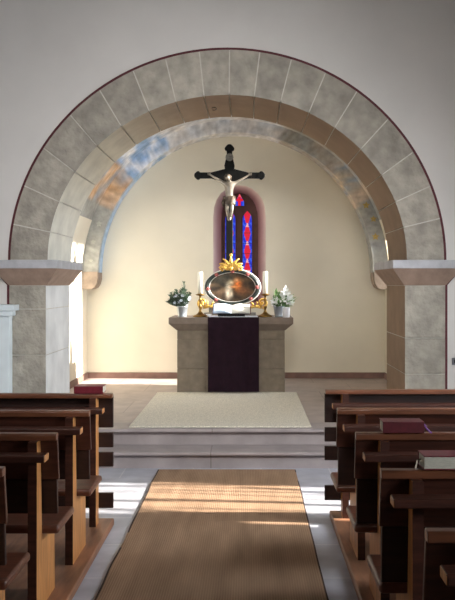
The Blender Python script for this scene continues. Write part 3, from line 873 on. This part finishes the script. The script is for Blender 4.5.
fs = [(j * na + k, j * na + (k + 1) % na, (j + 1) * na + (k + 1) % na, (j + 1) * na + k) for j in range(6) for k in range(na)]
b.add(vs, fs, 0, True)
b.ball((lx - .065, ly - .02, lz + .03), .025, 0, 10); b.tube([(lx - .068, ly - .02, lz + .02), (lx - .085, ly - .03, lz - .03), (lx - .078, ly - .03, lz - .085)], [.015, .022, .01], 8)
b.build('loincloth', M['bronzed'], body)

# ---- candlesticks and candles
def candlestick(x, label, clabel, ztop, yb_=10.78):
    X = PX_(x, yb_)
    t = thing('candlestick', label, 'candlestick', (X, yb_, AT + .001), 'brass candlesticks on the altar')
    b = MB(); b.lathe([(.095, 0), (.095, .012), (.085, .022), (.06, .03), (.035, .045), (.03, .055)], 0, 0, 28); b.build('candlestick_base', M['brass'], t)
    b = MB(); b.lathe([(.03, .05), (.018, .07), (.014, .10), (.026, .125), (.014, .15), (.012, .19), (.024, .215), (.014, .235), (.012, .26), (.03, .275)], 0, 0, 20); b.build('stem', M['brass'], t)
    b = MB(); b.lathe([(.015, .268), (.05, .275), (.062, .288), (.058, .290), (.045, .283), (.034, .283), (.034, .30), (.030, .30), (.030, .28)], 0, 0, 24); b.build('drip_pan', M['brass'], t)
    z0 = AT + .283
    c = thing('altar_candle', clabel, 'candle', (X, yb_, z0), 'white candles on the altar')
    b = MB(); h = ztop - z0
    b.lathe([(.033, 0), (.033, h - .006), (.028, h), (.012, h - .004)], 0, 0, 20); cw = b.build('candle_wax', M['wax'], c)
    b = MB(); b.tube([(0, 0, h - .006), (.002, 0, h + .008), (.005, 0, h + .018)], .002, 6); b.build('wick', M['wick'], cw)
candlestick(200.2, 'brass candlestick left of the oval painting', 'white candle left of the oval painting', PZ_(271.8, 10.78))
candlestick(265.2, 'brass candlestick right of the oval painting', 'white candle right of the oval painting', PZ_(271.3, 10.78))

# ---- open book on a stand
YBk = 10.66
st = thing('book_stand', 'low dark book stand under the open book on the altar', 'book stand', (PX_(231.5, YBk), YBk, AT + .013))
b = MB(); b.prism_x([(-.09, 0), (-.09, .035), (-.075, .035), (-.075, .018), (.09, .105), (.10, .10), (.10, 0)], -.17, .17, 0, .003, 1); b.build('stand_wedge', M['blackwood'], st)
bk = thing('open_book', 'open white-paged book on the altar in front of the oval painting', 'book', (PX_(231.5, YBk), YBk + .008, AT + .046))
tilt = math.atan2(.087, .165)
def tilted(vs):
    ca, sa = math.cos(tilt), math.sin(tilt)
    return [(x, -.072 + y * ca - z * sa, y * sa + z * ca) for x, y, z in vs]
b = MB()
for s in (-1, 1):
    vs, fs = [], []
    n = 12
    for k in range(n + 1):
        u = k / n
        x = s * u * .235; h = .008 + .040 * math.sin(min(1, u * 1.6) * PI * .5) * (1 - .5 * u)
        for y in (0, .205): vs.append((x, y, h))
        for y in (0, .205): vs.append((x, y, .003))
    for k in range(n):
        o_ = 4 * k; fs += [(o_, o_ + 1, o_ + 5, o_ + 4), (o_ + 2, o_ + 6, o_ + 7, o_ + 3), (o_, o_ + 4, o_ + 6, o_ + 2), (o_ + 1, o_ + 3, o_ + 7, o_ + 5)]
    fs += [(4 * n, 4 * n + 1, 4 * n + 3, 4 * n + 2)]
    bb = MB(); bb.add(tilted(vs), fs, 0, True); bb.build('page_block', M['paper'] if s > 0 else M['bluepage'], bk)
b = MB(); b.add(tilted([(x, y, z) for z in (-.002, .003) for x, y in ((-.245, -.004), (.245, -.004), (.245, .21), (-.245, .21))]), [(0, 1, 2, 3), (4, 5, 6, 7), (0, 1, 5, 4), (1, 2, 6, 5), (2, 3, 7, 6), (3, 0, 4, 7)])
b.build('book_cover', M['darkred'], bk)
# small white dish
dsh = MB(); dsh.lathe([(.015, 0), (.022, .004), (.04, .028), (.037, .028), (.02, .008)], 0, 0, 20)
tag(dsh.build('small_dish', M['ceramic'], None, (PX_(209, 10.62), 10.62, AT + .013)), 'small white dish between left candlestick and open book', 'dish')

# ---- plants
def pot(b, r0, r1, h):
    b.lathe([(r0, 0), (r0 + .004, .004), (r0 * .95 + r1 * .05, h * .15), (r1, h * .92), (r1 + .006, h), (r1 - .004, h), (r1 - .012, h * .85)], 0, 0, 24)
def leaf_quad(b, p, d, ln, w, mi=0):
    d = Vector(d).normalized(); up = Vector((0, 0, 1)); s = d.cross(up)
    if s.length < .1: s = Vector((1, 0, 0))
    s.normalize(); nrm = s.cross(d)
    p = Vector(p)
    b.add([p, p + d * ln * .5 + s * w + nrm * w * .3, p + d * ln, p + d * ln * .5 - s * w + nrm * w * .3], [(0, 1, 2), (0, 2, 3)], mi, True)
def flower(b, p, d, r):
    d = Vector(d).normalized(); a = d.orthogonal().normalized(); c = d.cross(a); p = Vector(p)
    for k in range(6):
        an = k * PI / 3 + random.random() * .3
        e = a * math.cos(an) + c * math.sin(an); s = d.cross(e)
        b.add([p, p + e * r * .6 + d * r * .55 + s * r * .3, p + e * r * 1.1 + d * r * .6, p + e * r * .6 + d * r * .55 - s * r * .3], [(0, 1, 2), (0, 2, 3)], 0, True)
Yp = 10.72
# left: fir sprigs and pale little flowers
pl = thing('fir_arrangement', 'fir sprigs with pale flowers in a metal pot at left end of the altar', 'flower arrangement', (PX_(182.3, Yp), Yp, AT + .001))
b = MB(); pot(b, .056, .072, .14); b.build('pot', M['pewter'], pl)
b = MB(); fl = MB()
sprigs = [(0.02, .0, .33)] + [(random.uniform(-.19, .10), random.uniform(-.10, .10), random.uniform(.09, .27)) for _ in range(46)]
for i, (dx, dy, hz_) in enumerate(sprigs):
    base = Vector((dx * .25, dy * .25, .12)); tip = Vector((dx, dy, .11 + hz_ * (1 if i == 0 else max(.5, 1.05 - abs(dx) * 2.2))))
    b.tube([base, (base + tip) / 2 + Vector((dx * .1, 0, .02)), tip], [.004, .003, .0015], 5)
    for k in range(44):
        u = .25 + .75 * random.random(); p = base.lerp(tip, u); a = random.random() * 2 * PI
        dr = (tip - base).normalized() * .7 + Vector((math.cos(a), math.sin(a), random.uniform(-.2, .4)))
        leaf_quad(b, p, dr, random.uniform(.035, .055), .008)
b.build('foliage', M['leafdark'], pl)
for k in range(18):
    a = random.random() * 2 * PI; r = random.uniform(.03, .14); p = (r * math.cos(a), r * math.sin(a) * .6 - .05, .16 + random.uniform(0, .12))
    flower(fl, p, (math.cos(a) * .5, -1, .5), .024)
fl.build('blossom', M['petalblue'], pl)
# right: white lilies
pr = thing('lily_arrangement', 'white flowers with green leaves in a grey pot at right end of the altar', 'flower arrangement', (PX_(279, Yp), Yp, AT + .001))
b = MB(); pot(b, .056, .07, .14); b.build('pot', M['pewter'], pr)
b = MB(); fl = MB()
for i in range(85):
    a = random.random() * 2 * PI; el = random.uniform(.15, 1.2)
    d = Vector((math.cos(a) * math.cos(el), math.sin(a) * math.cos(el) * .8, math.sin(el)))
    if d.x < 0: d.x *= .45
    p0 = Vector((.03 * math.cos(a) + .02, .03 * math.sin(a), .125)); p1 = p0 + d * random.uniform(.06, .19)
    b.tube([p0, p1], [.003, .002], 4)
    for q in range(3): leaf_quad(b, p0.lerp(p1, .4 + .3 * q), d + Vector((random.uniform(-.6, .6), random.uniform(-.6, .6), random.uniform(-.3, .3))), random.uniform(.05, .09), .014)
b.build('foliage', M['leaf'], pr)
heads = [(-.05, .19, .05), (-.02, .23, .03), (.04, .27, .045), (.075, .30, .05), (.11, .26, .055), (.13, .22, .045), (.06, .22, .05), (.10, .19, .04), (.145, .17, .04), (0, .18, .04), (-.075, .17, .035), (.085, .35, .028)]
for x, z, r in heads:
    flower(fl, (x, random.uniform(-.10, -.05), z), (random.uniform(-.5, .5), -1, random.uniform(.1, .8)), r * 1.25)
fl.tube([(.075, -.02, .30), (.082, -.02, .36), (.085, -.02, .405)], [.012, .010, .003], 8)
fl.build('blossom', M['petal'], pr)
b = MB(); b.lathe([(.040, 0), (.045, .003), (.047, .12), (.050, .125), (.047, .127), (.043, .12), (.042, .02)], 0, 0, 24)
tag(b.build('white_cup', M['ceramic'], None, (PX_(286.2, 10.60), 10.60, AT + .001)), 'plain white cup standing before the white flowers at the right altar end', 'cup')

# ------------------------------------------------------------------ pews
def ledge(root, s, u0, L):
    b = MB(); b.box(s * u0, s * (L - .025), -.135, -.045, .775, .812, 0, .006, 2)
    for f in b.bm.faces:
        f.normal_update()
        if abs(f.normal.x) > .9: f.material_index = 1
    b.build('book_ledge', [M['wood'], M['woodlite']], root)
def pew_parts(root, s, L, up0, lowz=.47):
    b = MB(); b.prism_x([(0, .858), (.001, .887), (.008, .893), (.046, .895), (.052, .888), (.052, .858)], 0, s * L, 0, .004, 2); b.build('top_rail', M['woodcap'], root)
    b = MB(); b.prism_x([(.024, .862), (.050, .862), (.086, .65), (.062, .65)], 0, s * L, 0, .003, 1); b.build('backrest', M['wood'], root)
    b = MB(); b.prism_x([(.072, .648), (.096, .648), (.110, lowz), (.086, lowz)], s * .012, s * (L - .012), 0, .003, 1); b.build('lower_backrest', M['woodpan'], root)
    b = MB(); b.box(0, s * L, .06, .45, .372, .415, 0, .016, 4); b.build('seat', M['woodseat'], root)
    prof = [(-.05, 0), (.34, 0), (.33, .374), (.06, .40), (.03, .86), (-.045, .86)]
    for u in (up0, L / 2, L - up0 - .045):
        b = MB(); bv, bf = b.prism_x(prof, s * u, s * (u + .045), 0)
        for f in bf:
            f.normal_update()
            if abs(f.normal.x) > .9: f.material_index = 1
        bm_o = b.build('support', [M['wood'], M['woodlite']], root)
    ledge(root, s, .025, L)
def screen_parts(root, s, L, up0):
    b = MB(); b.prism_x([(0, .864), (.001, .887), (.007, .893), (.056, .895), (.062, .888), (.087, .864)], 0, s * L, 0, .003, 2); b.build('top_rail', M['woodcap'], root)
    b = MB(); b.box(0, s * L, .062, .087, .655, .870, 0, .003, 1); b.build('front_panel', M['woodpan'], root)
    for z0, z1 in ((.518, .62), (.385, .485), (.10, .205)):
        b = MB(); b.box(0, s * L, .062, .087, z0, z1, 0, .003, 1); b.build('rail', M['woodpan'], root)
    for u in (up0, L / 2, L - up0 - .045):
        b = MB(); bv, bf = b.box(s * u, s * (u + .045), -.045, .062, 0, .869, 0)
        for f in bf:
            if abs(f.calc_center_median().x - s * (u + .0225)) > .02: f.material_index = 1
        b.build('post', [M['wood'], M['woodlite']], root)
    ledge(root, s, .04, L)
ZPF = .05
LP, RP = 2.4, 2.45
gl, gr = 'dark wooden pews left of the aisle', 'dark wooden pews right of the aisle'
fl_ = thing('pew_front_screen', 'wooden rail screen with three open slats in front of the left pews', 'pew screen', (-.935, 5.72, ZPF)); screen_parts(fl_, -1, LP, .10)
fr_ = thing('pew_front_screen', 'wooden rail screen with three open slats in front of the right pews', 'pew screen', (.540, 5.93, ZPF)); screen_parts(fr_, 1, RP, .115)
p0 = thing('pew', 'brown wooden pew left of the aisle, directly behind the slatted front screen', 'pew', (-.945, 4.96, ZPF), gl); pew_parts(p0, -1, LP, .085)
dup(p0, (-.967, 4.21, ZPF), 'brown wooden pew left of the aisle, second row behind the front screen')
dup(p0, (-1.005, 3.42, ZPF), 'brown wooden pew left of the aisle, nearest row at the left photo edge')
q0 = thing('pew', 'dark wooden pew right of the aisle, directly behind the slatted front screen', 'pew', (.532, 5.05, ZPF), gr); pew_parts(q0, 1, RP, .115, .385)
dup(q0, (.539, 4.225, ZPF), 'dark wooden pew right of the aisle carrying the closed dark red book')
dup(q0, (.535, 3.385, ZPF), 'dark wooden pew right of the aisle carrying the thick white-paged red book')
dup(q0, (.543, 2.55, ZPF), 'dark wooden pew right of the aisle, nearest one at the bottom right corner')
# low platforms
b = MB(); b.box(-3.45, -.947, .8, 5.90, .0, ZPF, 0, .008, 2); tag(b.build('pew_platform', M['platform']), 'low wooden platform under the left pews', 'platform')
b = MB(); b.box(.584, 3.1, .8, 6.10, .0, ZPF, 0, .008, 2); tag(b.build('pew_platform', M['platform']), 'low wooden platform under the right pews', 'platform')

# books on the pews
def book(name, label, loc, w, d, h, cover, spine_front, ribbon=None, rz=0):
    t = thing(name, label, 'book', loc); t.rotation_euler = (0, 0, rz)
    c = .004
    b = MB()
    b.box(0, w, 0, d, 0, c, 0, .0015, 1); b.box(0, w, 0, d, h - c, h, 0, .0015, 1)
    if spine_front: b.box(0, w, -.002, c, 0, h, 0, .002, 2)
    else: b.box(0, w, d - c, d + .002, 0, h, 0, .002, 2)
    b.build('book_cover', cover, t)
    b = MB(); b.box(.004, w - .004, c if spine_front else .004, d - .004 if spine_front else d - c, c, h - c)
    b.build('page_block', M['paperedge'], t)
    if ribbon:
        b = MB(); b.tube(ribbon[0], .004, 6, 0, True, .3); b.build('ribbon', ribbon[1], t)
zt_ = ZPF + .8955
Yk = 5.722
book('hymn_book', 'red hymn book lying on the left front screen', (PX_(74, Yk), Yk - .005, zt_ + .001), 29 * Yk / F, .14, .05, M['red'], True)
Yk = 4.228
book('hymn_book', 'closed dark red book with a purple ribbon on a right pew rail', (PX_(382.5, Yk), Yk - .01, zt_ + .001), 41.5 * Yk / F, .12, .056, M['darkred'], True,
     ([(41 * Yk / F, .0, .045), (44 * Yk / F, -.006, .02), (47 * Yk / F, -.012, .005), (48.5 * Yk / F, -.014, .0035)], M['ribbon']))
Yk = 3.39
book('hymn_book', 'thick red book with white page edges facing the viewer on a right pew rail', (PX_(423.5, Yk), Yk - .005, zt_ + .001), .20, .12, .056, M['red'], False,
     ([(.0, .06, .03), (-.018, .03, .035), (-.030, .01, .012), (-.034, -.0, .004)], M['ribbonw']))

# ------------------------------------------------------------------ side altar, switch
b = MB(); 
t = thing('side_altar', 'pale grey painted stone plinth with moulded cornice against the left pier', 'side altar', (0, 0, 0))
XE, YS = -2.388, 8.36
b.box(-3.2, XE, YS, YW0 - .02, ZC, 1.37, 0, .004, 1); b.build('plinth_body', M['sidealtar'], t)
b = MB()
b.box(-3.23, XE + .035, YS - .035, YW0 - .02, 1.37, 1.425, 0, .012, 3); b.box(-3.27, XE + .07, YS - .07, YW0 - .02, 1.425, 1.485, 0, .008, 2)
b.build('cornice', M['sidealtar'], t)
b = MB(); X0 = PX_(452.3, 8.48)
sw = thing('light_switch', 'small grey light switch on the wall right of the right pier', 'switch', (X0, 8.499, PZ_(365, 8.48)))
b.box(0, .07, -.012, 0, 0, .072, 0, .004, 2); swp = b.build('switch_plate', M['switch'], sw)
b = MB(); b.box(.02, .05, -.018, -.011, .018, .054, 0, .003, 1); b.build('switch_rocker', M['iron'], swp)

# ------------------------------------------------------------------ light
W = bpy.data.worlds.new('World'); S.world = W; W.use_nodes = True
bg = W.node_tree.nodes['Background']; bg.inputs['Color'].default_value = (.75, .86, 1, 1); bg.inputs['Strength'].default_value = 1.0
el, az = math.radians(25), math.radians(5)
d = Vector((-math.cos(el) * math.cos(az), math.cos(el) * math.sin(az), -math.sin(el)))
sun = bpy.data.lights.new('sun', 'SUN'); sun.energy = 23; sun.angle = math.radians(1.0); sun.color = (1, .94, .85)
so = bpy.data.objects.new('sun', sun); COL.objects.link(so); so.rotation_euler = d.to_track_quat('-Z', 'Y').to_euler()
def area(name, loc, target, sx, sy, power, color):
    l = bpy.data.lights.new(name, 'AREA'); l.shape = 'RECTANGLE'; l.size = sx; l.size_y = sy; l.energy = power; l.color = color
    o = bpy.data.objects.new(name, l); COL.objects.link(o); o.location = loc
    o.rotation_euler = (Vector(target) - Vector(loc)).to_track_quat('-Z', 'Y').to_euler()
    return o
for loc, tgt, p in (((3.5, 5.4, 2.2), (-2.2, 6.8, .4), 105), ((3.5, 1.5, 2.3), (-.8, 5.8, .3), 58)):
    l = area('nave_fill_right', loc, tgt, 1.6, 1.6, p, (.9, .95, 1)); l.data.spread = math.radians(115)  # added fill lamps standing in for unseen windows on the right
area('nave_fill_left', (-4.1, 4.0, 2.4), (2, 7.5, 1.0), 1.6, 1.6, 18, (.95, .97, 1))  # added soft fill from the left side
l = area('nave_fill_high', (-.2, 1.0, 4.7), (-.2, 10, 1.0), 1.6, .6, 34, (1, .97, .93)); l.data.spread = math.radians(60)  # added high fill lamp to brighten the altar and flowers
l = area('chancel_fill_right', (1.7, 10.9, 2.0), (-2.3, 11.0, 1.4), .7, 1.3, 18, (.93, .96, 1)); l.data.spread = math.radians(95)  # added fill by the right opening, whitens the left chancel wall
area('chancel_fill_left', (-1.75, 9.85, 2.9), (-1.2, 12.2, 2.3), .5, .5, 12, (.93, .97, 1))  # added fill hidden behind the arch, lifts the back wall

# ------------------------------------------------------------------ camera
cam = bpy.data.cameras.new('camera'); co = bpy.data.objects.new('camera', cam); COL.objects.link(co)
co.location = (0, 0, HC); co.rotation_euler = (PI / 2, 0, 0)
cam.sensor_fit = 'HORIZONTAL'; cam.sensor_width = 36; cam.lens = F / 455 * 36
cam.shift_x = (227.5 - PX) / 455; cam.shift_y = (PY - 300) / 455
cam.clip_start = .05; cam.clip_end = 100
S.camera = co
S.view_settings.view_transform = 'Standard'; S.view_settings.look = 'None'
S.view_settings.exposure = 0; S.view_settings.gamma = 1
S.cycles.use_denoising = True
S.cycles.max_bounces = 10; S.cycles.diffuse_bounces = 6
